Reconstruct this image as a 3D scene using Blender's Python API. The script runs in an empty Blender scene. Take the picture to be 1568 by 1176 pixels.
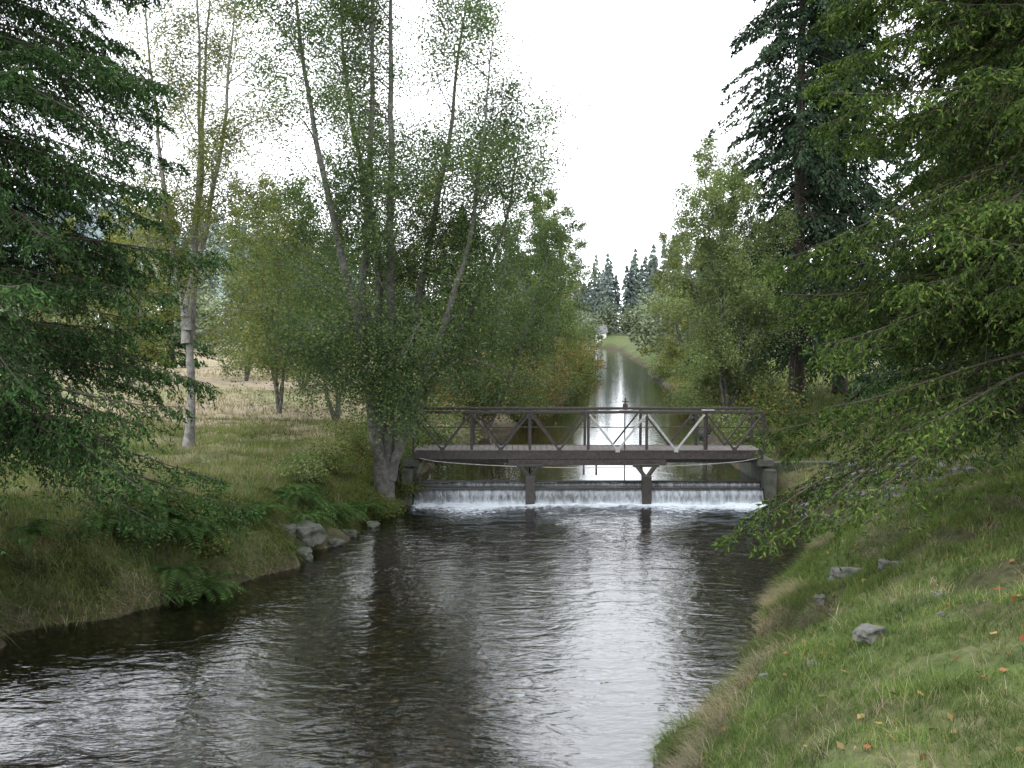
import bpy, bmesh, math, random
import numpy as np
from mathutils import Vector, noise as mnoise
R=np.random.default_rng(7); random.seed(7)
scene=bpy.context.scene
# ---------------------------------------------------------------- helpers
def link(o,parent=None):
    scene.collection.objects.link(o)
    if parent: o.parent=parent
    return o
def empty(name,loc=(0,0,0)):
    e=bpy.data.objects.new(name,None); e.location=loc; e.empty_display_size=.3
    return link(e)
def nrm(a): return a/np.maximum(np.linalg.norm(a,axis=-1,keepdims=True),1e-9)
def h2(x,y,s=0):
    v=np.sin(x*127.1+y*311.7+s*74.7)*43758.5453
    return v-np.floor(v)
def vn(x,y,s=0):
    x=np.asarray(x,float);y=np.asarray(y,float)
    xi=np.floor(x);yi=np.floor(y);fx=x-xi;fy=y-yi
    fx=fx*fx*(3-2*fx);fy=fy*fy*(3-2*fy)
    return (h2(xi,yi,s)*(1-fx)+h2(xi+1,yi,s)*fx)*(1-fy)+(h2(xi,yi+1,s)*(1-fx)+h2(xi+1,yi+1,s)*fx)*fy
def fbm(x,y,s=0,o=4):
    t=0;a=.5
    for i in range(o):
        t=t+a*vn(x*2**i,y*2**i,s+i);a*=.5
    return t
def sst(a,b,x):
    t=np.clip((x-a)/(b-a),0,1);return t*t*(3-2*t)
class MB:
    def __init__(s): s.V=[];s.F=[];s.M=[];s.S=[];s.n=0
    def add(s,v,f,m=0,smooth=False):
        v=np.asarray(v,float).reshape(-1,3);f=np.asarray(f).reshape(-1,4)
        s.V.append(v);s.F.append(f+s.n);s.M.append(np.full(len(f),m));s.S.append(np.full(len(f),smooth));s.n+=len(v)
    def build(s,name,mats,parent=None,attr=None):
        V=np.concatenate(s.V);F=np.concatenate(s.F);M=np.concatenate(s.M);S=np.concatenate(s.S)
        me=bpy.data.meshes.new(name)
        me.vertices.add(len(V));me.vertices.foreach_set('co',V.astype(np.float32).ravel())
        me.loops.add(F.size);me.loops.foreach_set('vertex_index',F.astype(np.int32).ravel())
        me.polygons.add(len(F));me.polygons.foreach_set('loop_start',np.arange(0,F.size,4,dtype=np.int32))
        me.polygons.foreach_set('material_index',M.astype(np.int32));me.polygons.foreach_set('use_smooth',S.astype(bool))
        for m in mats: me.materials.append(m)
        if attr is not None:
            a=me.color_attributes.new('zone','FLOAT_COLOR','POINT')
            a.data.foreach_set('color',attr.astype(np.float32).ravel())
        me.update(calc_edges=True)
        return link(bpy.data.objects.new(name,me),parent)
def tubes(mb,P,r,k=5,m=0):
    P=np.asarray(P,float)
    if P.ndim==2:P=P[None]
    N,n,_=P.shape; r=np.broadcast_to(np.asarray(r,float),(N,n))
    T=nrm(np.gradient(P,axis=1))
    ref=np.zeros_like(T);ref[...,0]=1.0;ref[...,1]=.31;ref[...,2]=.1
    A=nrm(np.cross(T,ref));B=np.cross(T,A)
    th=np.arange(k)*2*math.pi/k
    ring=P[:,:,None]+r[:,:,None,None]*(A[:,:,None]*np.cos(th)[None,None,:,None]+B[:,:,None]*np.sin(th)[None,None,:,None])
    idx=np.arange(N*n*k).reshape(N,n,k)
    a=idx[:,:-1];b=np.roll(a,-1,2);c=idx[:,1:];d=np.roll(c,-1,2)
    mb.add(ring,np.stack([a,b,d,c],-1),m,True)
def leaves(mb,C,L,W,m=0,D=None,flat=.5):
    N=len(C)
    if D is None:
        D=R.normal(size=(N,3));D[:,2]=D[:,2]*.5-.35
    D=nrm(D);Nn=R.normal(size=(N,3));Nn[:,2]+=flat
    W3=nrm(np.cross(D,Nn))
    L=np.broadcast_to(L,(N,))[:,None];W=np.broadcast_to(W,(N,))[:,None]
    v=np.stack([C-D*L*.5,C+W3*W*.5-D*L*.05,C+D*L*.5,C-W3*W*.5-D*L*.05],1)
    mb.add(v,np.arange(N*4).reshape(N,4),m)
def blades(mb,B,H,W,lean,az,nseg=2,m=0,droop=0.0):
    N=len(B);t=np.linspace(0,1,nseg+1)[None,:,None]
    o=np.stack([np.cos(az),np.sin(az),np.zeros(N)],1)[:,None]
    H=np.broadcast_to(H,(N,))[:,None,None];W=np.broadcast_to(W,(N,))[:,None,None];lean=np.broadcast_to(lean,(N,))[:,None,None]
    droop=np.broadcast_to(droop,(N,))[:,None,None]
    c=B[:,None]+o*H*lean*t**1.6+np.array([0,0,1.])*(H*t*np.sqrt(np.clip(1-lean**2*.5,.1,1))-droop*H*t**2.2)
    a2=az+R.uniform(.5,2.6,N)
    w=np.stack([np.cos(a2),np.sin(a2),np.zeros(N)],1)[:,None]*W*.5*(1-.88*t)
    v=np.stack([c-w,c+w],2)
    i=np.arange(N*(nseg+1)*2).reshape(N,nseg+1,2)
    mb.add(v,np.stack([i[:,:-1,0],i[:,:-1,1],i[:,1:,1],i[:,1:,0]],-1),m)
# ---------------------------------------------------------------- materials
def mat(name):
    m=bpy.data.materials.new(name);m.use_nodes=True;nt=m.node_tree;nt.nodes.clear()
    out=nt.nodes.new('ShaderNodeOutputMaterial');return m,nt,out
def N(nt,t,**k):
    n=nt.nodes.new(t)
    for a,b in k.items(): setattr(n,a,b)
    return n
def ramp(nt,src,stops):
    n=nt.nodes.new('ShaderNodeValToRGB');e=n.color_ramp.elements
    while len(e)<len(stops): e.new(.5)
    for i,(p,c) in enumerate(stops):
        e[i].position=p;e[i].color=(*c,1) if len(c)==3 else c
    nt.links.new(src,n.inputs[0]);return n.outputs[0]
def mixc(nt,f,a,b,mode='MIX'):
    n=nt.nodes.new('ShaderNodeMix');n.data_type='RGBA';n.blend_type=mode
    for s,v in ((n.inputs[0],f),(n.inputs[6],a),(n.inputs[7],b)):
        if isinstance(v,bpy.types.NodeSocket): nt.links.new(v,s)
        else: s.default_value=v if isinstance(v,(int,float)) else (*v,1)
    return n.outputs[2]
def noisen(nt,scale,detail=3,vec=None,dist=0,rough=.5):
    n=N(nt,'ShaderNodeTexNoise');n.inputs['Scale'].default_value=scale;n.inputs['Detail'].default_value=detail
    n.inputs['Distortion'].default_value=dist;n.inputs['Roughness'].default_value=rough
    if vec is None:
        g=N(nt,'ShaderNodeNewGeometry');vec=g.outputs['Position']
    nt.links.new(vec,n.inputs['Vector']);return n.outputs[0]
def leafmat(name,stops,trans=.35,clump=.6,tc=1.3):
    m,nt,out=mat(name)
    g=N(nt,'ShaderNodeNewGeometry')
    c=ramp(nt,g.outputs['Random Per Island'],stops)
    nz=noisen(nt,clump,1,g.outputs['Position'])
    k=ramp(nt,nz,[(.3,(.58,.61,.64)),(.7,(1.22,1.24,1.12))])
    c=mixc(nt,1.0,c,k,'MULTIPLY')
    b=N(nt,'ShaderNodeBsdfDiffuse');nt.links.new(c,b.inputs[0]);res=b.outputs[0]
    if trans>.16:
        t=N(nt,'ShaderNodeBsdfTranslucent');c2=mixc(nt,1.0,c,(tc,tc*1.08,tc*.7),'MULTIPLY')
        nt.links.new(c2,t.inputs[0])
        x=N(nt,'ShaderNodeMixShader');x.inputs[0].default_value=trans
        nt.links.new(res,x.inputs[1]);nt.links.new(t.outputs[0],x.inputs[2]);res=x.outputs[0]
    nt.links.new(res,out.inputs[0]);return m
def solid(name,c1,c2,scale=6,rough=.8,bump=.3,metal=0,bd=.02,detail=5):
    m,nt,out=mat(name);nz=noisen(nt,scale,detail,rough=.65)
    c=ramp(nt,nz,[(.33,c1),(.68,c2)])
    b=N(nt,'ShaderNodeBsdfPrincipled');b.inputs['Roughness'].default_value=rough;b.inputs['Metallic'].default_value=metal
    nt.links.new(c,b.inputs['Base Color'])
    bp=N(nt,'ShaderNodeBump');bp.inputs['Strength'].default_value=bump;bp.inputs['Distance'].default_value=bd
    nt.links.new(nz,bp.inputs['Height']);nt.links.new(bp.outputs[0],b.inputs['Normal']);nt.links.new(b.outputs[0],out.inputs[0]);return m
M_alder=leafmat('alder_leaf',[(0,(.045,.075,.035)),(.45,(.075,.115,.052)),(.8,(.12,.16,.07)),(1,(.19,.20,.085))])
M_alderY=leafmat('alder_leaf_autumn',[(0,(.08,.10,.04)),(.4,(.13,.15,.055)),(.8,(.19,.195,.07)),(1,(.28,.25,.09))])
M_bright=leafmat('willow_leaf',[(0,(.085,.12,.05)),(.5,(.14,.18,.08)),(1,(.24,.26,.13))])
M_shrub=leafmat('shrub_leaf',[(0,(.045,.07,.025)),(.6,(.09,.12,.045)),(.85,(.14,.13,.05)),(1,(.20,.14,.06))])
M_rust=leafmat('rust_leaf',[(0,(.09,.09,.04)),(.5,(.15,.12,.06)),(1,(.26,.14,.06))])
M_hazeD=leafmat('distant_leaf_hazed',[(0,(.12,.15,.10)),(.5,(.16,.19,.125)),(1,(.21,.23,.155))],clump=.15,trans=0)  # aerial haze painted into the leaf colour, lighter and greyer
M_hazeC=leafmat('distant_needle_hazed',[(0,(.15,.19,.175)),(1,(.20,.24,.22))],trans=0,clump=.1)  # needles tinted pale and bluish, haze is in the colour
M_hazeHill=leafmat('hill_needle_hazed',[(0,(.22,.27,.29)),(1,(.28,.33,.34))],trans=0,clump=.03)  # strongest painted haze: pale blue-grey colour for the far hill
M_fir=leafmat('fir_needle',[(0,(.02,.034,.022)),(.6,(.034,.054,.034)),(1,(.058,.088,.048))],trans=0,clump=.5)
M_spr=leafmat('spruce_needle',[(0,(.018,.04,.014)),(.6,(.034,.068,.024)),(1,(.065,.115,.038))],trans=0,clump=.9)
M_hem=leafmat('hemlock_needle',[(0,(.024,.046,.014)),(.5,(.052,.088,.024)),(1,(.13,.17,.045))],trans=.2,clump=.8)
M_fern=leafmat('fern_frond',[(0,(.03,.06,.02)),(.7,(.052,.095,.03)),(1,(.10,.14,.05))],trans=.2,clump=1.5)
M_grass=leafmat('grass_blade',[(0,(.065,.105,.032)),(.55,(.11,.165,.05)),(.82,(.16,.20,.068)),(1,(.30,.26,.14))],trans=.3,clump=1.6)
M_grassL=leafmat('meadow_grass',[(0,(.07,.11,.03)),(.55,(.12,.16,.048)),(.84,(.18,.19,.07)),(1,(.32,.27,.15))],trans=.3,clump=.5)
M_straw=leafmat('dry_grass',[(0,(.17,.15,.09)),(.5,(.27,.23,.16)),(1,(.40,.34,.26))],trans=.3,clump=.8)
M_sedge=leafmat('bank_sedge_shaded',[(0,(.025,.042,.015)),(.6,(.05,.072,.025)),(.9,(.10,.10,.045)),(1,(.20,.17,.09))],trans=.2,clump=1.6)  # sedge darkened, shade of the left bank face is in its colour
M_red=leafmat('fallen_leaf',[(0,(.22,.04,.03)),(.3,(.22,.09,.05)),(.6,(.28,.20,.09)),(1,(.16,.11,.06))],trans=0,clump=2)
M_bark=solid('alder_bark',(.04,.038,.034),(.14,.135,.125),7,.9,.6)
M_barkL=solid('pale_alder_bark',(.08,.078,.07),(.26,.25,.235),5,.9,.5)
M_barkD=solid('fir_bark',(.03,.024,.018),(.075,.06,.048),9,.95,.6)
M_rock=solid('river_rock',(.05,.055,.045),(.16,.155,.145),5,.85,.6,bd=.04)
M_rockD=solid('mossy_rock',(.018,.026,.013),(.08,.08,.07),4,.85,.6,bd=.04)
M_steel=solid('weathered_steel',(.018,.016,.016),(.055,.045,.04),14,.6,.2,.2)
M_galv=solid('galvanised_steel',(.25,.25,.25),(.42,.42,.41),10,.5,.1,.2)
M_deck=solid('deck_timber',(.075,.067,.062),(.15,.135,.125),8,.85,.3)
M_board=solid('wet_board',(.016,.014,.012),(.045,.04,.034),12,.35,.3)
M_conc=solid('mossy_concrete',(.02,.028,.015),(.08,.08,.066),3.0,.9,.5,bd=.05)
M_white=solid('house_siding',(.6,.6,.6),(.75,.75,.73),4,.7,.1)
M_roof=solid('house_roof',(.08,.085,.09),(.14,.14,.15),4,.8,.1)
M_glass=solid('house_window',(.03,.035,.04),(.05,.055,.06),4,.15,.0)
def ground_mat():
    m,nt,out=mat('ground_turf')
    at=N(nt,'ShaderNodeAttribute',attribute_name='zone');sp=N(nt,'ShaderNodeSeparateColor');nt.links.new(at.outputs['Color'],sp.inputs[0])
    g=N(nt,'ShaderNodeNewGeometry');P=g.outputs['Position']
    n1=noisen(nt,.5,6,P);n2=noisen(nt,7,6,P,rough=.7);n3=noisen(nt,1.7,5,P)
    gr=ramp(nt,n2,[(.3,(.035,.055,.017)),(.7,(.10,.14,.042))])
    dry=ramp(nt,n2,[(.3,(.10,.09,.05)),(.7,(.21,.185,.11))])
    f=ramp(nt,n1,[(.45,(0,0,0)),(.65,(.65,.65,.65))])
    c=mixc(nt,f,gr,dry)
    n5=noisen(nt,.13,4,P)
    tan=ramp(nt,n5,[(.36,(.31,.25,.19)),(.52,(.27,.23,.155)),(.66,(.17,.20,.09))])
    tan=mixc(nt,1.0,tan,ramp(nt,n3,[(.3,(.75,.75,.75)),(.7,(1.2,1.2,1.2))]),'MULTIPLY')
    c=mixc(nt,sp.outputs[1],c,tan)
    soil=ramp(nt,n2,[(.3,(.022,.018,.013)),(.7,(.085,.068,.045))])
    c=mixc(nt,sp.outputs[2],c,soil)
    vo=N(nt,'ShaderNodeTexVoronoi');vo.inputs['Scale'].default_value=9
    nt.links.new(P,vo.inputs['Vector'])
    ss=N(nt,'ShaderNodeSeparateColor');nt.links.new(vo.outputs['Color'],ss.inputs[0])
    peb=ramp(nt,ss.outputs[0],[(0,(.06,.05,.034)),(.5,(.10,.083,.055)),(.9,(.15,.12,.08)),(1,(.34,.27,.15))])
    edge=ramp(nt,vo.outputs['Distance'],[(.25,(1,1,1)),(.75,(.4,.37,.35))])
    peb=mixc(nt,1.0,peb,edge,'MULTIPLY')
    peb=mixc(nt,ramp(nt,n3,[(.40,(0,0,0)),(.65,(.8,.8,.8))]),peb,(.05,.045,.032))
    c=mixc(nt,sp.outputs[0],c,peb)
    b=N(nt,'ShaderNodeBsdfPrincipled');b.inputs['Roughness'].default_value=.95;b.inputs['Specular IOR Level'].default_value=.15
    bp=N(nt,'ShaderNodeBump');bp.inputs['Strength'].default_value=.8;bp.inputs['Distance'].default_value=.06
    nt.links.new(n2,bp.inputs['Height']);nt.links.new(bp.outputs[0],b.inputs['Normal'])
    nt.links.new(c,b.inputs['Base Color']);nt.links.new(b.outputs[0],out.inputs[0]);return m
def water_mat(name,s1,s2,foam,ior=1.5):
    m,nt,out=mat(name);g=N(nt,'ShaderNodeNewGeometry');P=g.outputs['Position']
    mp=N(nt,'ShaderNodeMapping');mp.inputs['Scale'].default_value=(.7,1.35,1);nt.links.new(P,mp.inputs[0])
    a=noisen(nt,1.9,2,mp.outputs[0],1.2);b=noisen(nt,8.5,2,mp.outputs[0],.8)
    b1=N(nt,'ShaderNodeBump');b1.inputs['Distance'].default_value=s1;nt.links.new(a,b1.inputs['Height'])
    b2=N(nt,'ShaderNodeBump');b2.inputs['Distance'].default_value=s2;nt.links.new(b,b2.inputs['Height'])
    nt.links.new(b1.outputs[0],b2.inputs['Normal'])
    fr=N(nt,'ShaderNodeFresnel');fr.inputs[0].default_value=ior;nt.links.new(b2.outputs[0],fr.inputs['Normal'])
    gl=N(nt,'ShaderNodeBsdfGlossy');gl.inputs['Roughness'].default_value=.05;gl.inputs['Color'].default_value=(.96,.98,1,1);nt.links.new(b2.outputs[0],gl.inputs['Normal'])
    tr=N(nt,'ShaderNodeBsdfTransparent');tr.inputs[0].default_value=(.68,.66,.60,1)
    x=N(nt,'ShaderNodeMixShader');nt.links.new(fr.outputs[0],x.inputs[0]);nt.links.new(tr.outputs[0],x.inputs[1]);nt.links.new(gl.outputs[0],x.inputs[2])
    res=x.outputs[0]
    if foam:
        at=N(nt,'ShaderNodeAttribute',attribute_name='zone');sp=N(nt,'ShaderNodeSeparateColor');nt.links.new(at.outputs['Color'],sp.inputs[0])
        mp2=N(nt,'ShaderNodeMapping');mp2.inputs['Scale'].default_value=(1.6,1.1,1);nt.links.new(P,mp2.inputs[0])
        nf=noisen(nt,4.0,6,mp2.outputs[0],.8,.72)
        ad=N(nt,'ShaderNodeMath',operation='ADD');nt.links.new(nf,ad.inputs[0]);nt.links.new(sp.outputs[0],ad.inputs[1])
        mr=N(nt,'ShaderNodeMapRange');mr.inputs[1].default_value=.80;mr.inputs[2].default_value=1.12;nt.links.new(ad.outputs[0],mr.inputs[0])
        df=N(nt,'ShaderNodeBsdfDiffuse');df.inputs[0].default_value=(.56,.61,.67,1)
        y=N(nt,'ShaderNodeMixShader');nt.links.new(mr.outputs[0],y.inputs[0]);nt.links.new(res,y.inputs[1]);nt.links.new(df.outputs[0],y.inputs[2]);res=y.outputs[0]
    nt.links.new(res,out.inputs[0]);return m
def fall_mat():
    m,nt,out=mat('falling_water');g=N(nt,'ShaderNodeNewGeometry');P=g.outputs['Position']
    mp=N(nt,'ShaderNodeMapping');mp.inputs['Scale'].default_value=(6,1.2,2.2);nt.links.new(P,mp.inputs[0])
    nf=noisen(nt,1.6,6,mp.outputs[0],.4,.75)
    at=N(nt,'ShaderNodeAttribute',attribute_name='zone');sp=N(nt,'ShaderNodeSeparateColor');nt.links.new(at.outputs['Color'],sp.inputs[0])
    ad=N(nt,'ShaderNodeMath',operation='ADD');nt.links.new(nf,ad.inputs[0]);nt.links.new(sp.outputs[0],ad.inputs[1])
    mr=N(nt,'ShaderNodeMapRange');mr.inputs[1].default_value=.72;mr.inputs[2].default_value=1.40;nt.links.new(ad.outputs[0],mr.inputs[0])
    a=N(nt,'ShaderNodeBsdfPrincipled');a.inputs['Base Color'].default_value=(.06,.068,.07,1);a.inputs['Roughness'].default_value=.12
    bp=N(nt,'ShaderNodeBump');bp.inputs['Distance'].default_value=.05;nt.links.new(nf,bp.inputs['Height']);nt.links.new(bp.outputs[0],a.inputs['Normal'])
    d=N(nt,'ShaderNodeBsdfDiffuse');d.inputs[0].default_value=(.55,.60,.66,1)
    x=N(nt,'ShaderNodeMixShader');nt.links.new(mr.outputs[0],x.inputs[0]);nt.links.new(a.outputs[0],x.inputs[1]);nt.links.new(d.outputs[0],x.inputs[2])
    nt.links.new(x.outputs[0],out.inputs[0]);return m
# ---------------------------------------------------------------- terrain
YL=[-20,0,12,15.2,16.1,17.2,18.5,20,22.5,27.1,28.7,32,40,48,69,119,218,232,240]
XLv=[-12,-10.5,-9,-7.8,-7.2,-6.1,-5.5,-4.6,-4.05,-2.95,-2.75,-2.4,-.9,.8,4.3,9.2,17.3,19,21]
YR=[-20,0,5,8,10.9,11.7,13.2,14.5,16,18.5,21.2,24.8,26.5,27.6,30,40,48,69,119,218,232,240]
XRv=[-8,-4,-1.0,.65,1.85,2.15,2.95,3.7,4.3,5.0,6.4,8.1,7.8,7.05,7.0,7.9,8.8,11.2,15.7,23,22,21]
def XL(y): return np.interp(y,YL,XLv)
def XR(y): return np.interp(y,YR,XRv)
def H(x,y,full=False):
    x=np.asarray(x,float);y=np.asarray(y,float)
    wob=(vn(x*.9,y*.9,3)-.5)*.9+(vn(x*3.1,y*3.1,4)-.5)*.3
    wob=wob*np.where((y>26)&(y<31),.1,1)
    sl=XL(y)-x+wob;sr=x-XR(y)+wob
    wl=np.where(y<27.85,0,.5)
    topL=np.interp(y,[0,15,20,27,32,40,100,220,260,300,420],[2.1,1.85,1.5,1.15,1.35,1.6,1.9,2.4,3.2,3.4,4])
    hl=(topL-wl)*(1-np.exp(-np.clip(sl,0,None)/1.05))+np.clip(sl-3,0,60)*.012
    w=sst(18.5,24,y)
    nr=3.3*(1-np.exp(-np.clip(sr,0,None)/4.1))*1.02
    topR=np.interp(y,[0,24,28,40,100,220,260,300,420],[1.5,1.3,1.3,1.5,2.0,2.4,3.2,3.4,4])
    fr=(topR-wl)*(1-np.exp(-np.clip(sr,0,None)/1.8))+np.clip(sr-4,0,60)*.02
    hr=nr*(1-w)+fr*w
    bed=-(.12+.38*sst(0,1.6,np.minimum(-sl,-sr)))
    land=np.maximum(sl,sr)
    h=np.where(sl>0,hl,np.where(sr>0,hr,bed))
    rough=(fbm(x*1.1,y*1.1,9)-.5)*.38*sst(0,1.5,land)+(fbm(x*4,y*4,12,3)-.5)*.15*sst(0,.5,land)+(vn(x*.06,y*.06,20)-.5)*1.0*sst(8,40,land)
    z=wl+h+rough+np.where(land<0,(fbm(x*2,y*2,5)-.5)*.12,0)
    return (z,sl,sr) if full else z
gx=np.concatenate([-np.geomspace(900,15.2,60),np.arange(-15,22,.16),np.geomspace(22.2,900,60)])
ys=[-10];st=.18
while ys[-1]<1400:
    if ys[-1]>31: st*=1.045
    ys.append(ys[-1]+st)
gy=np.array(ys)
GX,GY=np.meshgrid(gx,gy);Z,SL,SR=H(GX,GY,True)
ny,nx=GX.shape;I=np.arange(ny*nx).reshape(ny,nx)
mb=MB();mb.add(np.stack([GX,GY,Z],-1),np.stack([I[:-1,:-1],I[:-1,1:],I[1:,1:],I[1:,:-1]],-1),0,True)
land=np.maximum(SL,SR)
zr=1-sst(-.05,.12,land)
zg=sst(29,38,GY)*.95*(SL>0)+sst(45,60,GY)*.4*(SR>0)*sst(6,12,SR)+sst(20,28,GY)*.35*(SL>3)
zg*=sst(235,215,GY)
steep=(1-sst(.0,.9,land))*.9  # bare soil on the bank face, its dark tone also paints in shade
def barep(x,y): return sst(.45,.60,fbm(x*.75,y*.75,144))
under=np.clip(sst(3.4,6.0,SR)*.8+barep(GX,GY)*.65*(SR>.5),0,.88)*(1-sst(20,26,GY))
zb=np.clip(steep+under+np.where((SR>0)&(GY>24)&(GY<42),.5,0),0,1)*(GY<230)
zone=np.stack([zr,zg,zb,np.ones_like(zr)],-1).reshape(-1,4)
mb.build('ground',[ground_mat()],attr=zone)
# ---------------------------------------------------------------- water
wx=np.arange(-12,9.5,.1);wy=np.arange(-8,27.45,.1)
WX,WY=np.meshgrid(wx,wy)
k=np.exp(-(27.4-WY)/2.0)
wz=(fbm(WX*1.3,WY*1.9,31,3)-.45)*(.016+.09*k)+(fbm(WX*4,WY*4,77,2)-.4)*.16*np.exp(-(27.4-WY)/.9)
band=.8+.9*(vn(WX*.9,WX*0,5)-.5)
fo=np.exp(-(27.35-WY)/(1.35*band))*.68+np.exp(-(27.3-WY)/5)*.15
fo*=sst(-3.0,-2.6,WX)*sst(7.2,6.8,WX)
ny,nx=WX.shape;I=np.arange(ny*nx).reshape(ny,nx)
mb=MB();mb.add(np.stack([WX,WY,wz],-1),np.stack([I[:-1,:-1],I[:-1,1:],I[1:,1:],I[1:,:-1]],-1),0,True)
mb.build('stream_water',[water_mat('stream_surface',.020,.0055,True,1.95)],attr=np.stack([fo,fo,fo,np.ones_like(fo)],-1).reshape(-1,4))
mb=MB();mb.add([(-6,28.0,.5),(32,28.0,.5),(32,240,.5),(-6,240,.5)],[(0,1,2,3)])
mb.build('pond_water',[water_mat('pond_surface',.005,.0015,False,1.8)])
prof=np.array([(28.12,.515),(28.0,.515),(27.93,.50),(27.88,.46),(27.86,.40),(27.78,.365),(27.62,.355),(27.52,.34),(27.46,.28),(27.41,.19),(27.37,.09),(27.34,.0),(27.3,-.08)])
pf=np.array([.0,.1,.22,.26,.10,.0,.1,.34,.36,.26,.32,.6,.7])
fx=np.arange(-2.72,7.0,.035)
PY=np.interp(np.linspace(0,1,26),np.linspace(0,1,13),prof[:,0]);PZ=np.interp(np.linspace(0,1,26),np.linspace(0,1,13),prof[:,1]);PF=np.interp(np.linspace(0,1,26),np.linspace(0,1,13),pf)
FX,J=np.meshgrid(fx,np.arange(26));FY=PY[J]-(vn(FX*5,J*.1,2)-.5)*.10*sst(14,22,J)-.02;FZ=PZ[J]+(vn(FX*7,J*.3,6)-.5)*.02
I=np.arange(FX.size).reshape(FX.shape)
mb=MB();mb.add(np.stack([FX,FY,FZ],-1),np.stack([I[:-1,:-1],I[:-1,1:],I[1:,1:],I[1:,:-1]],-1),0,True)
q=PF[J]+(vn(FX*.8,FX*0,9)-.5)*.25
mb.build('waterfall',[fall_mat()],attr=np.stack([q,q,q,np.ones_like(q)],-1).reshape(-1,4))
# ---------------------------------------------------------------- beams
def beam(bm,a,b,w,h):
    a=Vector(a);b=Vector(b);d=(b-a);L=d.length;d.normalize()
    up=Vector((0,0,1)) if abs(d.z)<.95 else Vector((0,1,0))
    s=d.cross(up).normalized();u=s.cross(d).normalized()
    vs=[]
    for e in (a,b):
        for i,j in ((-1,-1),(1,-1),(1,1),(-1,1)): vs.append(bm.verts.new(e+s*(w/2*i)+u*(h/2*j)))
    for f in ((0,1,2,3),(7,6,5,4),(0,4,5,1),(1,5,6,2),(2,6,7,3),(3,7,4,0)): bm.faces.new([vs[i] for i in f])
def part(name,beams,m,parent,bev=.006):
    bm=bmesh.new()
    for b in beams: beam(bm,*b)
    bmesh.ops.recalc_face_normals(bm,faces=bm.faces)
    me=bpy.data.meshes.new(name);bm.to_mesh(me);bm.free();me.materials.append(m)
    o=link(bpy.data.objects.new(name,me),parent)
    if bev:
        md=o.modifiers.new('b','BEVEL');md.width=bev;md.segments=1
    return o
fb=empty('footbridge')
X0,X1=-2.75,7.0;ZD=1.42;ZT=2.52;YN,YF=27.6,28.95
np_=6;pw=(X1-X0)/np_
for nm,Y,mm in (('near_truss',YN,M_steel),('far_truss',YF,M_steel)):
    b=[((X0,Y,ZT),(X1,Y,ZT),.08,.075),((X0,Y,ZD-.09),(X1,Y,ZD-.09),.10,.24)]
    for i in range(np_+1): b.append(((X0+i*pw,Y,ZD+.02),(X0+i*pw,Y,ZT-.03),.075,.075))
    if Y==YF: b.append(((X0,Y-.02,ZD+.55),(X1,Y-.02,ZD+.55),.03,.03))
    part(nm,b,mm,fb)
dg=[];dd=[]
for i in range(np_):
    a=X0+i*pw;c=a+pw;mid=a+pw/2
    L=dg if i in(3,4) else dd
    L.append(((a+.03,YN-.05,ZT-.06),(mid,YN-.05,ZD+.04),.05,.05));L.append(((c-.03,YN-.05,ZT-.06),(mid,YN-.05,ZD+.04),.05,.05))
    L.append(((mid-.06,YN-.08,ZD+.06),(mid+.06,YN-.08,ZD+.06),.02,.14))
    dd.append(((a+.03,YF-.05,ZT-.06),(mid,YF-.05,ZD+.04),.045,.045));dd.append(((c-.03,YF-.05,ZT-.06),(mid,YF-.05,ZD+.04),.045,.045))
part('diagonals_light',dg,M_galv,fb,0);part('diagonals_dark',dd,M_steel,fb,0)
pl=[];n=60
for i in range(n):
    xx=X0+(i+.5)*(X1-X0)/n
    pl.append(((xx,YN+.06,ZD+random.uniform(-.003,.003)),(xx,YF-.06,ZD),.155,.045))
part('deck_planks',pl,M_deck,fb)
part('deck_edge_strip',[((X0,YN-.062,ZD+.045),(X1,YN-.062,ZD+.045),.02,.022)],M_deck,fb,0)
ub=[((X0+.3,YN+.35,ZD-.25),(X1-.3,YN+.35,ZD-.25),.1,.2),((X0+.3,YF-.35,ZD-.25),(X1-.3,YF-.35,ZD-.25),.1,.2)]
for i in range(13):
    xx=X0+.4+i*(X1-X0-.8)/12
    ub.append(((xx,YN+.06,ZD-.1),(xx,YF-.06,ZD-.1),.06,.08))
ub+=[((-.1,YN-.02,ZD-.30),(4.3,YN-.02,ZD-.30),.06,.16)]
ub+=[((2.0,YN-.0,ZD-.39),(2.0,YN,ZD-.66),.05,.05),((2.35,YN-.0,ZD-.39),(2.35,YN,ZD-.66),.05,.05)]
part('floor_beams',ub,M_steel,fb)
cb=[];pts_=[(X0+.2+ (X1-X0-.4)*t, YN-.08, ZD-.18-.26*math.sin(math.pi*t)**.6) for t in np.linspace(0,1,25)]
for a,b in zip(pts_[:-1],pts_[1:]): cb.append((a,b,.016,.016))
part('tie_cable',cb,M_galv,fb,0)
ap=[]
for Y in (YN,YF):
    e=X0-1.1
    ap+=[((X0,Y,ZT-.002),(e,Y,ZT-.15),.05,.05),((e,Y,1.2),(e,Y,ZT-.13),.06,.06),((X0-.04,Y,ZD+.55),(e,Y,ZD+.45),.035,.035)]
    ap+=[((X1+.04,Y,ZT-.3),(X1+.45,Y,ZD-.05),.045,.045)]
part('approach_rail',ap,M_steel,fb)
part('bearing_sill',[((X1+.05,YN-.15,ZD-.31),(X1+.05,YF+.2,ZD-.31),.45,.18),((X0-.05,YN-.15,ZD-.31),(X0-.05,YF+.2,ZD-.31),.45,.18)],M_conc,fb,.01)
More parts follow.
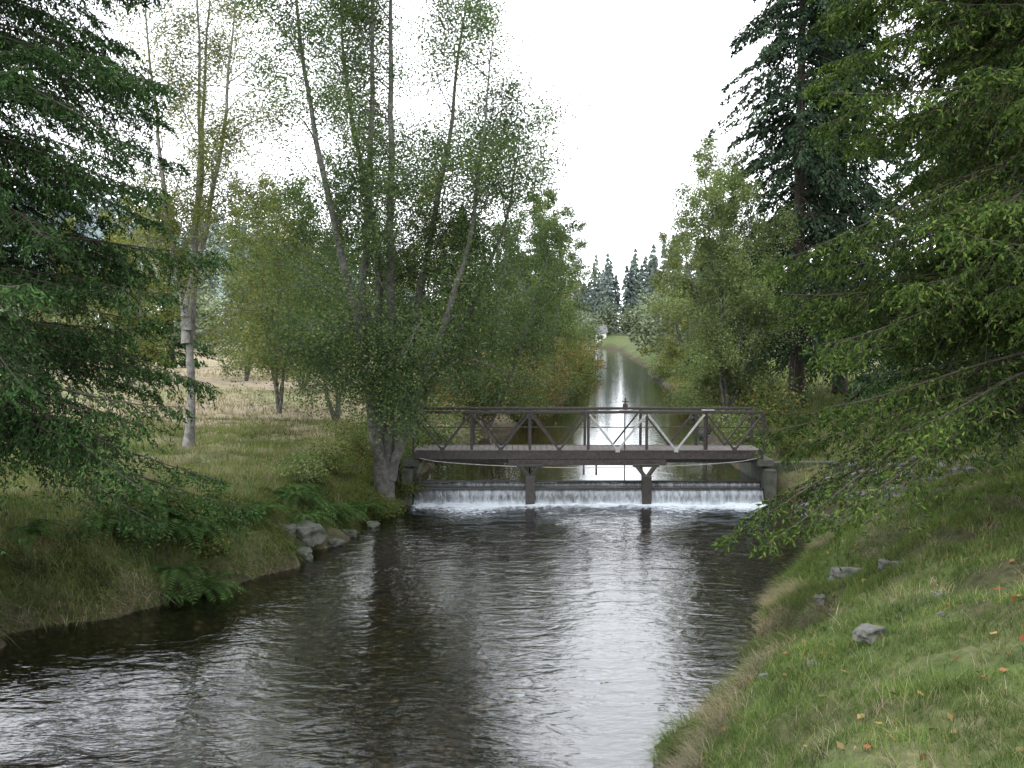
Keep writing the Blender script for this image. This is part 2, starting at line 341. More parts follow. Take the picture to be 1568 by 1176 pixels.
for xx in (3.15,5.45):
    ho=empty('gate_hoist',(0,0,0))
    part('mount_plate',[((xx-.17,YN,ZT+.055),(xx+.17,YN,ZT+.055),.12,.03)],M_galv,ho,.003)
    if xx<4:
        part('gearbox',[((xx,YN,ZT+.071),(xx,YN,ZT+.24),.13,.13),((xx,YN,ZT+.24),(xx,YN,ZT+.40),.05,.05),((xx-.11,YN,ZT+.30),(xx+.11,YN,ZT+.30),.03,.03)],M_steel,ho,.015)
    else: part('stem_cap',[((xx,YN,ZT+.071),(xx,YN,ZT+.12),.06,.06)],M_steel,ho,.01)
    part('guide_stem',[((xx,YN+.10,ZT),(xx,YN+.10,.6),.03,.03)],M_steel,ho,0)
we=empty('weir')
part('crest_board',[((-2.75,28.05,.40),(7.0,28.05,.40),.10,.16),((-2.75,27.80,.20),(7.0,27.80,.20),.3,.26),((-2.75,27.9,-.2),(7.0,27.9,-.2),.9,.55)],M_board,we)
part('crest_pipe',[((-2.75,27.86,.55),(7.0,27.86,.55),.05,.05),((-2.75,27.5,.40),(7.0,27.5,.40),.045,.05)],M_board,we)
po=[]
for xx in (.5,3.72):
    po+=[((xx,27.36,-.4),(xx,27.36,.78),.26,.22),((xx,27.38,.70),(xx-.26,27.46,1.04),.10,.10),((xx,27.38,.70),(xx+.26,27.46,1.04),.10,.10),((xx-.36,27.46,1.05),(xx+.36,27.46,1.05),.12,.08),((xx,27.52,.3),(xx,28.6,.9),.07,.07)]
part('gate_posts',po,M_board,we,.01)
part('side_walls',[((-2.9,27.2,.25),(-2.9,30.3,.25),.28,1.4),((7.15,27.2,.25),(7.15,30.5,.25),.28,1.4)],M_conc,we,.02)
part('wing_wall',[((7.32,28.2,.5),(11.2,28.6,.5),.28,1.1)],M_conc,we,.02)
# ---------------------------------------------------------------- trees
def curve(p,d,L,n,droop,wig):
    P=[np.array(p,float)];d=np.array(d,float);d/=np.linalg.norm(d)
    for i in range(n):
        P.append(P[-1]+d*L/n);d=d+R.normal(size=3)*wig;d[2]+=droop/n;d/=np.linalg.norm(d)
    return np.array(P)
def alder(name,x,y,stems,nb,Lmax,nl,ls,mleaf=None,mbark=None,r0=.085,t0=.22,droop=-.6,jit=.2,parts=7,elev=(.1,.8),topf=.4):
    mleaf=mleaf or M_alder;mbark=mbark or M_bark
    base=np.array([x,y,float(H(x,y))-.08]);mb=MB()
    BR=[];SB=[]
    for si,s in enumerate(stems):
        s=np.array(s,float)+base;n=len(s);t=np.linspace(0,1,n);tt=np.linspace(0,1,22)
        P=np.stack([np.interp(tt,t,s[:,i]) for i in range(3)],1)
        for _ in range(2): P[1:-1]=.25*P[:-2]+.5*P[1:-1]+.25*P[2:]
        P[1:,:2]+=np.cumsum(R.normal(size=(21,2)),0)*.035
        hh=P[-1,2]-P[0,2];rr=r0*(hh/14)**.6
        rad=rr*(1-tt)**.9+.008;rad[0]*=1.45;rad[1]*=1.1
        tubes(mb,P,rad,8,0)
        for k in range(nb):
            t=t0+(1-t0)*((k+R.random())/nb);p=np.array([np.interp(t,tt,P[:,i]) for i in range(3)])
            u=(t-t0)/(1-t0)
            L=Lmax*(.7+.4*math.sin(math.pi*min(1,u*1.1+.12)))*(1-(1-topf)*u**1.5)*R.uniform(.5,1.2)
            az=R.uniform(0,2*math.pi);el=R.uniform(*elev)+.35*u
            C=curve(p,(math.cos(az)*math.cos(el),math.sin(az)*math.cos(el),math.sin(el)),L,7,droop,.15)
            BR.append((C,(.006+.012*L/Lmax)*(r0/.085)**.5))
            for j in range(parts):
                a=.22+.78*(j+R.random())/parts;q=np.array([np.interp(a*7,np.arange(8),C[:,i]) for i in range(3)])
                d=C[-1]-C[0];d=d/np.linalg.norm(d)+R.normal(size=3)*.7
                SB.append(curve(q,d,L*R.uniform(.25,.5)*(1.1-.4*a),5,droop*1.3,.18))
    BP=np.array([b[0] for b in BR]);br=np.array([b[1] for b in BR])[:,None]*np.linspace(1,.25,8)
    tubes(mb,BP,br,4,0)
    SP=np.array(SB);tubes(mb,SP,np.linspace(.007,.003,6)[None]*np.ones((len(SP),1)),3,0)
    w=.25+R.random(len(SP));i=R.choice(len(SP),nl,p=w/w.sum())
    a=R.random(nl)*4.999;k=a.astype(int);f=(a-k)[:,None]
    C=SP[i,k]*(1-f)+SP[i,k+1]*f+R.normal(size=(nl,3))*jit
    leaves(mb,C,ls*R.uniform(.6,1.25,nl),ls*.62*R.uniform(.6,1.2,nl),1)
    return mb.build(name,[mbark,mleaf])
def stems_rand(n,h,spread,lean=(0,0)):
    S=[]
    for i in range(n):
        a=R.uniform(0,6.28);hh=h*R.uniform(.78,1) if i else h
        dx,dy=math.cos(a)*spread*(i>0),math.sin(a)*spread*(i>0)
        S.append([(0,0,0),(dx*.35+lean[0]*.15,dy*.35+lean[1]*.15,hh*.25),(dx*.7+lean[0]*.5,dy*.7+lean[1]*.5,hh*.6),(dx+lean[0],dy+lean[1],hh)])
    return S
A=[[(0,0,0),(.15,0,2.5),(.2,0,4.5),(.45,.2,9),(.6,.3,13),(.8,.5,17)],
   [(-.05,0,.2),(-.35,-.2,2),(-.7,-.3,4.4),(-.6,-.2,8),(-.5,-.3,12.5),(-.6,0,16.5)],
   [(.1,0,.6),(.6,-.3,2.2),(1.5,-.6,4.5),(2.2,-.6,6.5),(2.6,-.5,9),(3.0,-.4,12.5)],
   [(0,0,.4),(-.3,-.5,2.5),(-.5,-.8,5),(-1.3,-1,8),(-2.0,-1,12),(-2.2,-1,15)],
   [(0,.1,.2),(.5,.5,2.5),(.9,.9,6),(1.6,1.2,10),(2.2,1.2,15)],
   [(0,.1,.5),(-.2,.7,3),(-.4,1.3,7),(-1.1,1.9,11),(-1.5,2.1,15)],
   [(.1,.1,.8),(1.0,.5,2.8),(2.3,1.0,5),(3.4,1.1,7.6),(3.9,1.0,10)]]
alder('alder_tree',-3.4,26.6,A,27,3.1,180000,.08,r0=.155,t0=.21,parts=8,topf=.78,jit=.28)
alder('alder_tree',-9.8,30.0,[[(0,0,0),(.05,0,4),(.3,0,9),(.2,0,16.5)],[(0,0,3.2),(-.5,.2,6),(-.9,.3,10),(-1.2,.2,15)],[(.05,0,3.6),(.7,-.2,6.5),(1.3,-.2,10),(1.7,0,15)],[(0,0,4),(.3,.4,8),(.6,.9,15.5)]],28,2.6,54000,.08,M_alderY,M_barkL,t0=.25,r0=.12,parts=7,topf=.8,jit=.26)
alder('alder_tree',-8.9,38,stems_rand(5,9,1.6),16,2.3,26000,.10,M_alderY)
alder('alder_tree',-1.0,40,stems_rand(6,9.2,2.0,(.9,0)),18,2.5,40000,.095,M_alder,t0=.06)
alder('alder_tree',-6.4,36,stems_rand(4,9.5,1.5),15,2.3,24000,.10,M_alder)
alder('alder_tree',-20,52,stems_rand(4,10,1.8),15,3,17000,.15,M_alderY,t0=.1)
alder('alder_tree',-15.5,58,stems_rand(4,11,1.8),15,3,17000,.15,M_bright,t0=.1)
alder('alder_tree',-28,62,stems_rand(4,11,1.8),15,3,14000,.17,M_alderY,t0=.1)
alder('alder_tree',-4.6,52,stems_rand(4,11,2.0),15,3,20000,.14,M_alderY,t0=.08)
alder('alder_tree',-10.5,50,stems_rand(4,10,2.0),15,2.8,18000,.14,M_bright,t0=.08)
alder('alder_tree',1.6,58,stems_rand(5,12,2),15,3.2,26000,.14,M_alder,t0=.06)
alder('alder_tree',3.9,84,stems_rand(4,15,2),14,3.8,20000,.2,M_bright,t0=.06)
alder('alder_tree',8.7,40,[[(0,0,0),(-.15,0,2),(-.7,0,5),(-1.3,0,10.8)],[(.1,0,0),(.1,.2,3),(0,.2,6),(-.2,.2,10.6)],[(-.1,0,0),(-.6,-.3,2.5),(-1.6,-.5,5.5),(-2.4,-.5,9)],[(0,.2,0),(.5,.3,3),(.8,.5,7),(.9,.6,10)],[(0,.2,0),(.7,-.3,2.4),(1.5,-.5,5),(2.0,-.6,8)]],20,2.2,58000,.10,M_bright,t0=.14,parts=7,topf=.6)
alder('alder_tree',12.2,58,stems_rand(5,14,2,(-.8,0)),15,3.0,26000,.16,M_bright,t0=.08)
alder('alder_tree',14.8,84,stems_rand(4,13,2),14,3.4,16000,.2,M_alderY,t0=.06)
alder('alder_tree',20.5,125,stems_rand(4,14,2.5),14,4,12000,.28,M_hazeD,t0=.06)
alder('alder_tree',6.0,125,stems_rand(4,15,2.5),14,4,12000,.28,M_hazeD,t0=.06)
def conif_cloud(mb,x,y,z0,h,r,K,q,zb=.12,nw=None,m=1,droop=.35,nbr=7):
    nw=nw or int(h/.55);n=nw*nbr
    f=np.repeat(np.linspace(zb,.99,nw),nbr)+R.uniform(-.012,.012,n);f=np.clip(f,zb*.8,.995)
    az=R.uniform(0,2*np.pi,n);L=r*((1-f)/(1-zb))**.7*R.uniform(.55,1.2,n)+.12
    o=np.stack([np.full(n,x),np.full(n,y),z0+f*h],1);out=np.stack([np.cos(az),np.sin(az),np.zeros(n)],1);lat=np.stack([-out[:,1],out[:,0],np.zeros(n)],1)
    t=R.uniform(.08,1,(n,K))**.75;s=R.uniform(-1,1,(n,K))*.36*(1.08-t)
    Lk=L[:,None];rise=R.uniform(-.15,.25,n)[:,None]
    p=o[:,None]+out[:,None]*(t*Lk)[...,None]+lat[:,None]*(s*Lk)[...,None]
    p[...,2]+=Lk*(rise*t-droop*t**2-np.abs(s)*.3)+R.normal(size=(n,K))*.08
    D=out[:,None]*.6+lat[:,None]*(np.sign(s)*.5)[...,None]+R.normal(size=(n,K,3))*.3;D[...,2]-=.7
    kk=n*K;leaves(mb,p.reshape(-1,3),q*R.uniform(.6,1.3,kk),q*.38*R.uniform(.7,1.3,kk),m,D.reshape(-1,3),1.0)
    return o,out,L,rise[:,0]
def conifer(name,x,y,h,r,K,q,m=None,zb=.12,r0=.3,nbr=7,droop=.35):
    z0=float(H(x,y))-.1;mb=MB()
    tt=np.linspace(0,1,10);P=np.stack([x+0*tt,y+0*tt,z0+tt*h],1);rad=r0*(1-tt)+.02;rad[0]*=1.3
    tubes(mb,P,rad,10,0)
    o,out,L,rise=conif_cloud(mb,x,y,z0,h,r,K,q,zb,droop=droop,nbr=nbr)
    t=np.linspace(0,1,5)[None,:,None];BP=o[:,None]+out[:,None]*t*L[:,None,None]*.95
    BP[...,2]+=L[:,None]*(rise[:,None]*t[...,0]-droop*t[...,0]**2)
    tubes(mb,BP,np.linspace(.035,.006,5)[None]*np.ones((len(L),1)),3,0)
    return mb.build(name,[M_barkD,m or M_fir])
conifer('fir_tree',12.6,44,29,5.0,170,.24,zb=.10,nbr=9,droop=.5)
conifer('fir_tree',16.5,50,26,5.2,130,.28,zb=.10,nbr=8,droop=.5)
conifer('fir_tree',16.2,34,23,5.0,110,.28,zb=.08,nbr=8,droop=.5)
conifer('fir_tree',22,38,23,5.2,80,.34,zb=.08,droop=.5)
conifer('fir_tree',27,58,24,5,60,.4,zb=.08)
conifer('spruce_tree',-3.6,72,12,3,70,.30,M_spr,zb=.05)
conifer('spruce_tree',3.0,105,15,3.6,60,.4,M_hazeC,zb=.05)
conifer('spruce_tree',-24,70,12,3.2,60,.35,M_spr,zb=.05)
def bigconifer(name,x,y,h,Lmax,zlo,zhi,B,J,K,Vn,mneedle,r0=.32,face=None,Lf=None,a0=.12,b0=.5,ns=1.0,extra=()):
    z0=float(H(x,y))-.1;mb=MB();tt=np.linspace(0,1,12)
    tubes(mb,np.stack([x+0*tt,y+0*tt,z0+tt*h],1),r0*(1-tt)+.03,10,0)
    zz=np.linspace(zlo,zhi,B)+R.uniform(-.1,.1,B);az=np.arange(B)*2.39996+R.uniform(-.3,.3,B)
    if face is not None:
        k=R.random(B)<.72;az[k]=face+R.uniform(-1.5,1.5,k.sum())
    L=Lmax*(Lf(zz) if Lf else (1-(zz-z0)/h)**.7)*R.uniform(.62,1.12,B)
    a=a0+R.uniform(-.14,.14,B);b=b0+R.uniform(-.12,.14,B)
    for i,(ez,ea,eL,eb) in enumerate(extra): zz[i]=ez;az[i]=ea;L[i]=eL;a[i]=.08;b[i]=eb
    out=np.stack([np.cos(az),np.sin(az),0*az],1);lat=np.stack([-np.sin(az),np.cos(az),0*az],1)
    o=np.stack([x+0*az,y+0*az,zz],1);c=R.uniform(-.1,.1,B)
    def bp(t,bi):
        p=o[bi]+out[bi]*(t*L[bi])[...,None]+lat[bi]*(c[bi]*np.sin(t*4)*L[bi])[...,None]
        p[...,2]+=L[bi]*(a[bi]*t-b[bi]*t**1.8+.10*t**5);return p
    t=np.linspace(0,1,9);bi=np.repeat(np.arange(B)[:,None],9,1)
    tubes(mb,bp(np.broadcast_to(t,(B,9)),bi),(.007+.005*L)[:,None]*(1-.88*t)[None],5,0)
    bi=np.repeat(np.arange(B)[:,None],J,1)
    tj=np.clip((np.arange(J)[None]+R.random((B,J)))/J*.9+.10,0,1)
    side=np.where(np.arange(J)%2==0,1.,-1.)[None]*np.ones((B,1))
    P0=bp(tj,bi)
    Ls=(.25+.32*L[:,None]*(1.02-tj)*np.minimum(1,tj*3))*R.uniform(.5,1.15,(B,J));Ls=np.minimum(Ls,1.3)
    sd=nrm(out[:,None]*.62+lat[:,None]*(side*.78)[...,None]+R.normal(size=(B,J,3))*.2)
    dr=R.uniform(.4,1.1,(B,J))
    def spt(u):
        p=P0[:,:,None]+sd[:,:,None]*(u*Ls[:,:,None])[...,None];p[...,2]-=Ls[:,:,None]*dr[:,:,None]*u**1.5;return p
    u5=np.broadcast_to(np.linspace(0,1,5),(B,J,5));sp=spt(u5).reshape(-1,5,3)
    tubes(mb,sp,np.linspace(.006,.003,5)[None]*np.ones((len(sp),1)),3,0)
    uk=np.clip((np.arange(K)[None,None]+R.random((B,J,K)))/K,0,1);P1=spt(uk)
    s2=np.where(np.arange(K)%2==0,1.,-1.)
    perp=nrm(np.cross(sd,np.array([0,0,1.])))
    td=nrm(sd[:,:,None]*.6+perp[:,:,None]*(s2[None,None]*.6)[...,None]+R.normal(size=(B,J,K,3))*.25+np.array([0,0,-.75]))
    Lt=R.uniform(.12,.32,(B,J,K))*(1.1-.5*uk)
    v=(np.arange(Vn)+.5)/Vn
    P2=P1[...,None,:]+td[...,None,:]*(v*Lt[...,None])[...,None]
    nd=td[...,None,:]*.85+R.normal(size=(B,J,K,Vn,3))*.5
    n=P2.size//3
    P2=P2.reshape(-1,3)+R.normal(size=(n,3))*.012
    leaves(mb,P2,R.uniform(.055,.10,n)*ns,R.uniform(.018,.032,n)*ns,1,nd.reshape(-1,3),.6)
    return mb.build(name,[M_barkD,mneedle])
bigconifer('spruce_tree',-9.4,16.4,19,4.6,2.9,14,165,42,8,5,M_spr,face=-.2,Lf=lambda z:np.interp(z,[2.6,4,6,7.5,9,12,16],[.95,1.0,.95,.72,.86,.72,.3]),a0=.12,b0=.40,ns=1.12)
bigconifer('hemlock_tree',9.0,14.6,18,5.9,4.5,13.5,180,46,8,5,M_hem,r0=.36,face=math.pi,Lf=lambda z:np.interp(z,[3.2,4.2,5.5,7,9,11,15],[.72,.72,.80,.78,.76,.66,.3]),a0=.08,b0=.34,ns=1.15,
  extra=[(4.1,math.pi+.14,6.2,.52),(4.0,math.pi+.22,5.9,.52),(3.9,math.pi+.05,5.5,.50),(3.9,math.pi+.32,5.3,.48),(4.4,math.pi-.1,5.2,.40),(4.5,math.pi+.5,4.8,.38),(4.2,math.pi+.0,4.9,.40),(4.3,math.pi-.35,4.8,.36),(4.6,math.pi+.2,4.8,.36)])
bigconifer('hemlock_tree',13.0,21.5,19,5.4,3.5,14.5,135,38,7,5,M_spr,r0=.33,face=math.pi,Lf=lambda z:np.interp(z,[3.2,5,9,14],[.85,.95,.85,.4]),a0=.10,b0=.34,ns=1.4)
# ---------------------------------------------------------------- distant masses
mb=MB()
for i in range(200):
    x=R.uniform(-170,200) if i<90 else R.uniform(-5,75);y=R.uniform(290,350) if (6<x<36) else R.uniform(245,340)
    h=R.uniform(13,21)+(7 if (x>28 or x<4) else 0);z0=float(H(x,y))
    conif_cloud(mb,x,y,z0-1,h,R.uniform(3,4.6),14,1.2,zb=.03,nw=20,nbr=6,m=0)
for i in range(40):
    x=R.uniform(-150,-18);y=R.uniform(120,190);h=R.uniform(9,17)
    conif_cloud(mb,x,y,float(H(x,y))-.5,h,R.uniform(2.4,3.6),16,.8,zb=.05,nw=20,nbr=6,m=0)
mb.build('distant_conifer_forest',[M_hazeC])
mb=MB()
def cloud(mb,x,y,z,rx,rz,n,q,m=0):
    d=nrm(R.normal(size=(n,3)))*(R.random((n,1))**.45)
    lump=1+.35*np.sin(d[:,:1]*5+x)+.25*np.sin(d[:,2:]*7+y)
    p=d*lump*np.array([rx,rx,rz])+np.array([x,y,z+rz*.8]);leaves(mb,p,q*R.uniform(.6,1.2,n),q*.7*R.uniform(.6,1.2,n),m)
for i in range(55):
    x=R.uniform(-120,2);y=R.uniform(95,135);x=min(x,float(XL(y))-3)
    for j in range(4): cloud(mb,x+R.uniform(-2.5,2.5),y,float(H(x,y))+R.uniform(-.5,3.5),R.uniform(1.8,3.2),R.uniform(1.8,3),500,.42)
for i in range(34):
    y=R.uniform(95,235);x=float(XR(y))+R.uniform(1.5,30)
    for j in range(4): cloud(mb,x+R.uniform(-2.5,2.5),y,float(H(x,y))+R.uniform(-.5,4),R.uniform(1.8,3.2),R.uniform(1.8,3),450,.45)
for i in range(18):
    y=R.uniform(135,225);x=float(XL(y))-R.uniform(1.5,9)
    for j in range(3): cloud(mb,x+R.uniform(-2,2),y,float(H(x,y))+R.uniform(-.5,3),2.4,2.3,400,.45)
for i in range(34):
    x=R.uniform(-10,60);y=R.uniform(272,282)
    if 15<x<25: y=282
    for j in range(3): cloud(mb,x+R.uniform(-2,2),y,float(H(x,y))+R.uniform(-.5,4),3.2,3.2,300,.7)
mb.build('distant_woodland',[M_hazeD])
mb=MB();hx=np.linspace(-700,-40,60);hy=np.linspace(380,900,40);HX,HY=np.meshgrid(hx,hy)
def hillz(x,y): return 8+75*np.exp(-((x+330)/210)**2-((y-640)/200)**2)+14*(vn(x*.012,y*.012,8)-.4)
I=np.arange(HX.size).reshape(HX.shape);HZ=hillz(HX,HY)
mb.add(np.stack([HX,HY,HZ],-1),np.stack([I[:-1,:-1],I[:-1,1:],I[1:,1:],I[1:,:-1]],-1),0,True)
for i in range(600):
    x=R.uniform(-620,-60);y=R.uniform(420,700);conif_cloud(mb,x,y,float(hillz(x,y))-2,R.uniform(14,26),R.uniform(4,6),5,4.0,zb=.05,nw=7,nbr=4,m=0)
mb.build('forested_hill',[M_hazeHill])
# ---------------------------------------------------------------- bank shrubs
def bush(mb,x,y,r,h,n,q,m):
    z=float(H(x,y));k=7
    for j in range(k):
        a=R.uniform(0,6.28);C=curve((x,y,z-.05),(math.cos(a)*.6,math.sin(a)*.6,1),h*R.uniform(.8,1.15),5,-.5,.15)
        tubes(mb,C,np.linspace(.013,.004,6),4,0)
        for _ in range(3):
            q0=C[R.integers(2,6)];p=q0+R.normal(size=(n//(k*3),3))*np.array([r*.3,r*.3,h*.14]);leaves(mb,p,q*R.uniform(.6,1.2,len(p)),q*.6,m)
mb=MB()
for i in range(44):
    y=R.uniform(31,100);x=float(XL(y))-R.uniform(-.3,1.8)
    bush(mb,x,y,R.uniform(.8,1.6),R.uniform(1.4,3.4),1500,.10+y*.0008,int(R.choice([1,2,1,3,2])))
for i in range(26):
    y=R.uniform(34,100);x=float(XR(y))+R.uniform(0,2.4)
    bush(mb,x,y,R.uniform(.6,1.3),R.uniform(.7,1.9),1000,.10+y*.0008,int(R.choice([1,2,3])))
mb.build('upstream_shrubs',[M_bark,M_shrub,M_rust,M_bright])
mb=MB()
for x,y,r,h in ((-4.4,26.2,.7,1.0),(-5.2,24.6,.7,.9),(-3.5,25.4,.5,.7),(-3.1,27.3,.5,.8),(-3.3,28.4,.6,1.3),(-4.3,29.5,.8,1.4),(-2.9,30.8,.6,1.3),(8.9,29.5,.8,1.0),(12.9,24.5,.9,.8),(14,28,1,1.2),(11.5,31,1,1.3),(9.8,33,.9,1.2),(8.3,30.5,.6,.9),(-6.2,19.0,.5,.9),(-6.9,18.0,.6,.8),(-5.6,18.6,.45,.5)):
    bush(mb,x,y,r,h,1800,.075,1 if y<20 else int(R.choice([1,1,3])))
mb.build('bank_brush',[M_bark,M_shrub,M_rust,M_bright])
def fern(x,y,size,nf=16,z=None):
    z=float(H(x,y))+.2 if z is None else z
    mb=MB();base=np.array([x,y,z])
    for i in range(nf):
        az=i*2.4+R.uniform(-.3,.3);L=size*R.uniform(.7,1.1);el=R.uniform(.5,1.25)
        t=np.linspace(0,1,24)[:,None];o=np.array([math.cos(az),math.sin(az),0])
        P=base+o*L*t*math.cos(el*.6)+np.array([0,0,1.])*L*(math.sin(el)*t-.95*t**2.1)
        tubes(mb,P[::4],np.linspace(.006,.002,6),3,0)
        T=nrm(np.gradient(P,axis=0));S=nrm(np.cross(T,np.array([0,0,1.])))
        w=L*.19*np.sin(np.clip(t*.93+.07,0,1)*math.pi)**.7
        for s in(1,-1):
            C=P+S*s*w*.5;C[:,2]-=w[:,0]*.12
            D=S*s+T*.3;D[:,2]-=.2
            n=len(C);N3=nrm(np.cross(D,np.cross(T,S)+R.normal(size=(n,3))*.1));Dn=nrm(D)
            ww=np.full((n,1),L/24*.62)
            v=np.stack([C-Dn*w*.5,C+N3*ww*.5,C+Dn*w*.5,C-N3*ww*.5],1);mb.add(v,np.arange(n*4).reshape(n,4),0)
    return mb.build('fern',[M_fern])
for a in [(-6.3,18.4,1.3,20),(-5.85,18.7,1.2),(-6.8,18.4,1.25,20),(-6.4,19.3,1.3,20),(-5.6,18.0,1.0),(-7.3,17.7,1.1),(-6.1,17.8,1.0),(-4.9,22.4,1.0),(-4.5,23.1,1.1),(-4.2,24.0,1.1),(-5.1,23.2,1.0),(-3.8,25.0,1.0),(-8.1,16.7,.8),(-5.2,20.6,.8),(-3.4,25.9,.9),(-5.4,19.7,.9),(-4.6,21.9,.9),(13.2,22.5,.9),(12.4,25.5,.9)]: fern(*a)
fern(-6.0,17.3,.65,10)
# ---------------------------------------------------------------- grass
def pts(n,xf,y0,y1,yp=1.0):
    y=y0+(y1-y0)*R.random(n)**yp;x=xf(y,R.random(n));return x,y
mb=MB()
x,y=pts(210000,lambda y,u:XR(y)+.12+u**1.1*6.5,3.2,22,1.15)
dn=fbm(x*.9,y*.9,44)
keep=(dn>.32+.14*R.random(len(x)))&(barep(x,y)<.25+R.random(len(x)))&(sst(3.2,5.8,x-XR(y))<.30+R.random(len(x)));x,y=x[keep],y[keep]
z,_,sr=H(x,y,True);n=len(x)
hh=R.uniform(.05,.15,n)*(.5+1.1*vn(x*1.4,y*1.4,6))
blades(mb,np.stack([x,y,z-.01],1),hh,.0045+.0005*y,R.uniform(.2,1.0,n),R.uniform(0,6.28,n),2,0)
T=2800;cx=R.random(T);ty=3.5+18*R.random(T)**1.1;tx=XR(ty)+.2+cx*6
tx=np.repeat(tx,16)+R.normal(size=T*16)*.04;ty=np.repeat(ty,16)+R.normal(size=T*16)*.04;n=len(tx)
pk=np.repeat(R.random(T)<.32,16)
for sel,mm in ((pk,1),(~pk,0)):
    n=sel.sum();blades(mb,np.stack([tx[sel],ty[sel],H(tx[sel],ty[sel])-.02],1),R.uniform(.10,.26,n),.008,R.uniform(.3,1.1,n),R.uniform(0,6.28,n),3,mm,R.uniform(.1,.5,n))
T=1300;ty=R.uniform(6,24,T);tx=XR(ty)+R.uniform(-.3,1.0,T)*(.4+.8*vn(ty*.8,ty*0,3))
tx=np.repeat(tx,26)+R.normal(size=T*26)*.06;ty=np.repeat(ty,26)+R.normal(size=T*26)*.06
tz=H(tx,ty);k=tz>0;tx,ty,tz=tx[k],ty[k],tz[k];n=len(tx)
pick=vn(tx*1.5,ty*1.5,61)>.55
for sel,mm in ((pick,1),(~pick,0)):
    n=sel.sum();blades(mb,np.stack([tx[sel],ty[sel],tz[sel]-.02],1),R.uniform(.14,.40,n),.008,R.uniform(.3,1.1,n),math.pi+R.normal(size=n)*.9,3,mm,R.uniform(.2,.8,n))
mb.build('right_bank_grass',[M_grass,M_straw])
mb=MB()
x,y=pts(170000,lambda y,u:XL(y)-.5-u**1.4*16,13,36,.9)
z=H(x,y);n=len(x);hh=R.uniform(.06,.2,n)*(.5+1.1*vn(x*.7,y*.7,6))
blades(mb,np.stack([x,y,z-.01],1),hh,.012,R.uniform(.2,.8,n),R.uniform(0,6.28,n),2,0)
T=1900;ty=R.uniform(12.5,27,T);s=R.uniform(-.1,1.7,T)+(vn(ty*1.1,ty*0,71)-.5)*.5;tx=XL(ty)-s
hs_=.35+1.1*vn(tx*1.5,ty*1.5,33);hs_*=np.where((ty>17.2)&(ty<19.8),.45,1)
tx=np.repeat(tx,26)+R.normal(size=T*26)*.08;ty=np.repeat(ty,26)+R.normal(size=T*26)*.08;hs_=np.repeat(hs_,26)
tz,sl,_=H(tx,ty,True);k=tz>.02;tx,ty,tz,hs_=tx[k],ty[k],tz[k],hs_[k];n=len(tx)
az=-.6+R.normal(size=n)*1.1
pick=vn(tx*2.1,ty*2.1,62)*.6+R.random(n)*.4
st_=np.where(ty<17.2,.68,.84)
for sel,mm in ((pick<.48,1),((pick>=.48)&(pick<st_),0),(pick>=st_,2)):
    n=sel.sum();blades(mb,np.stack([tx[sel],ty[sel],tz[sel]-.02],1),R.uniform(.25,.6,n)*hs_[sel],.011,R.uniform(.4,1.2,n),az[sel],4,mm,R.uniform(.4,1.3,n))
T=500;ty=R.uniform(13,30,T);tx=XL(ty)-R.uniform(.6,7,T);tx=np.repeat(tx,20)+R.normal(size=T*20)*.12;ty=np.repeat(ty,20)+R.normal(size=T*20)*.12;n=len(tx)
blades(mb,np.stack([tx,ty,H(tx,ty)-.02],1),R.uniform(.15,.45,n),.010,R.uniform(.2,.8,n),R.uniform(0,6.28,n),3,2,.2)
mb.build('left_bank_grass',[M_grassL,M_sedge,M_straw])
mb=MB()
x,y=pts(80000,lambda y,u:XL(y)-1-u*(10+y*.8),32,110,1.5)
k=fbm(x*.15,y*.15,90)>.42;x,y=x[k],y[k]
z=H(x,y);n=len(x);blades(mb,np.stack([x,y,z-.02],1),R.uniform(.10,.30,n)*(.5+vn(x*.2,y*.2,6)),.012+.0005*y,R.uniform(.2,.8,n),R.uniform(0,6.28,n),2,0)
x,y=pts(14000,lambda y,u:XL(y)-1-u*(8+y*.6),30,50,1.4)
z=H(x,y);n=len(x);blades(mb,np.stack([x,y,z-.02],1),R.uniform(.08,.2,n),.025,R.uniform(.2,.8,n),R.uniform(0,6.28,n),2,1)
x,y=pts(40000,lambda y,u:XR(y)+.1+u*16,26,100,1.4)
z=H(x,y);n=len(x);blades(mb,np.stack([x,y,z-.02],1),R.uniform(.08,.35,n),.02+.0004*y,R.uniform(.2,.8,n),R.uniform(0,6.28,n),2,1)
mb.build('meadow_grass',[M_straw,M_grassL])
mb=MB();x,y=pts(480,lambda y,u:XR(y)+.2+u*5.5,4,21);c=np.stack([x,y,H(x,y)+.05],1)
D=R.normal(size=(len(x),3));D[:,2]*=.35;s=R.uniform(.04,.11,len(x));leaves(mb,c,s,s*.7,0,D,1.5)
x,y=pts(160,lambda y,u:XL(y)-.4-u*7,14,27);c=np.stack([x,y,H(x,y)+.1],1);D=R.normal(size=(len(x),3));D[:,2]*=.3;s=R.uniform(.05,.1,len(x));leaves(mb,c,s,s*.7,0,D,2)
mb.build('fallen_leaves',[M_red])
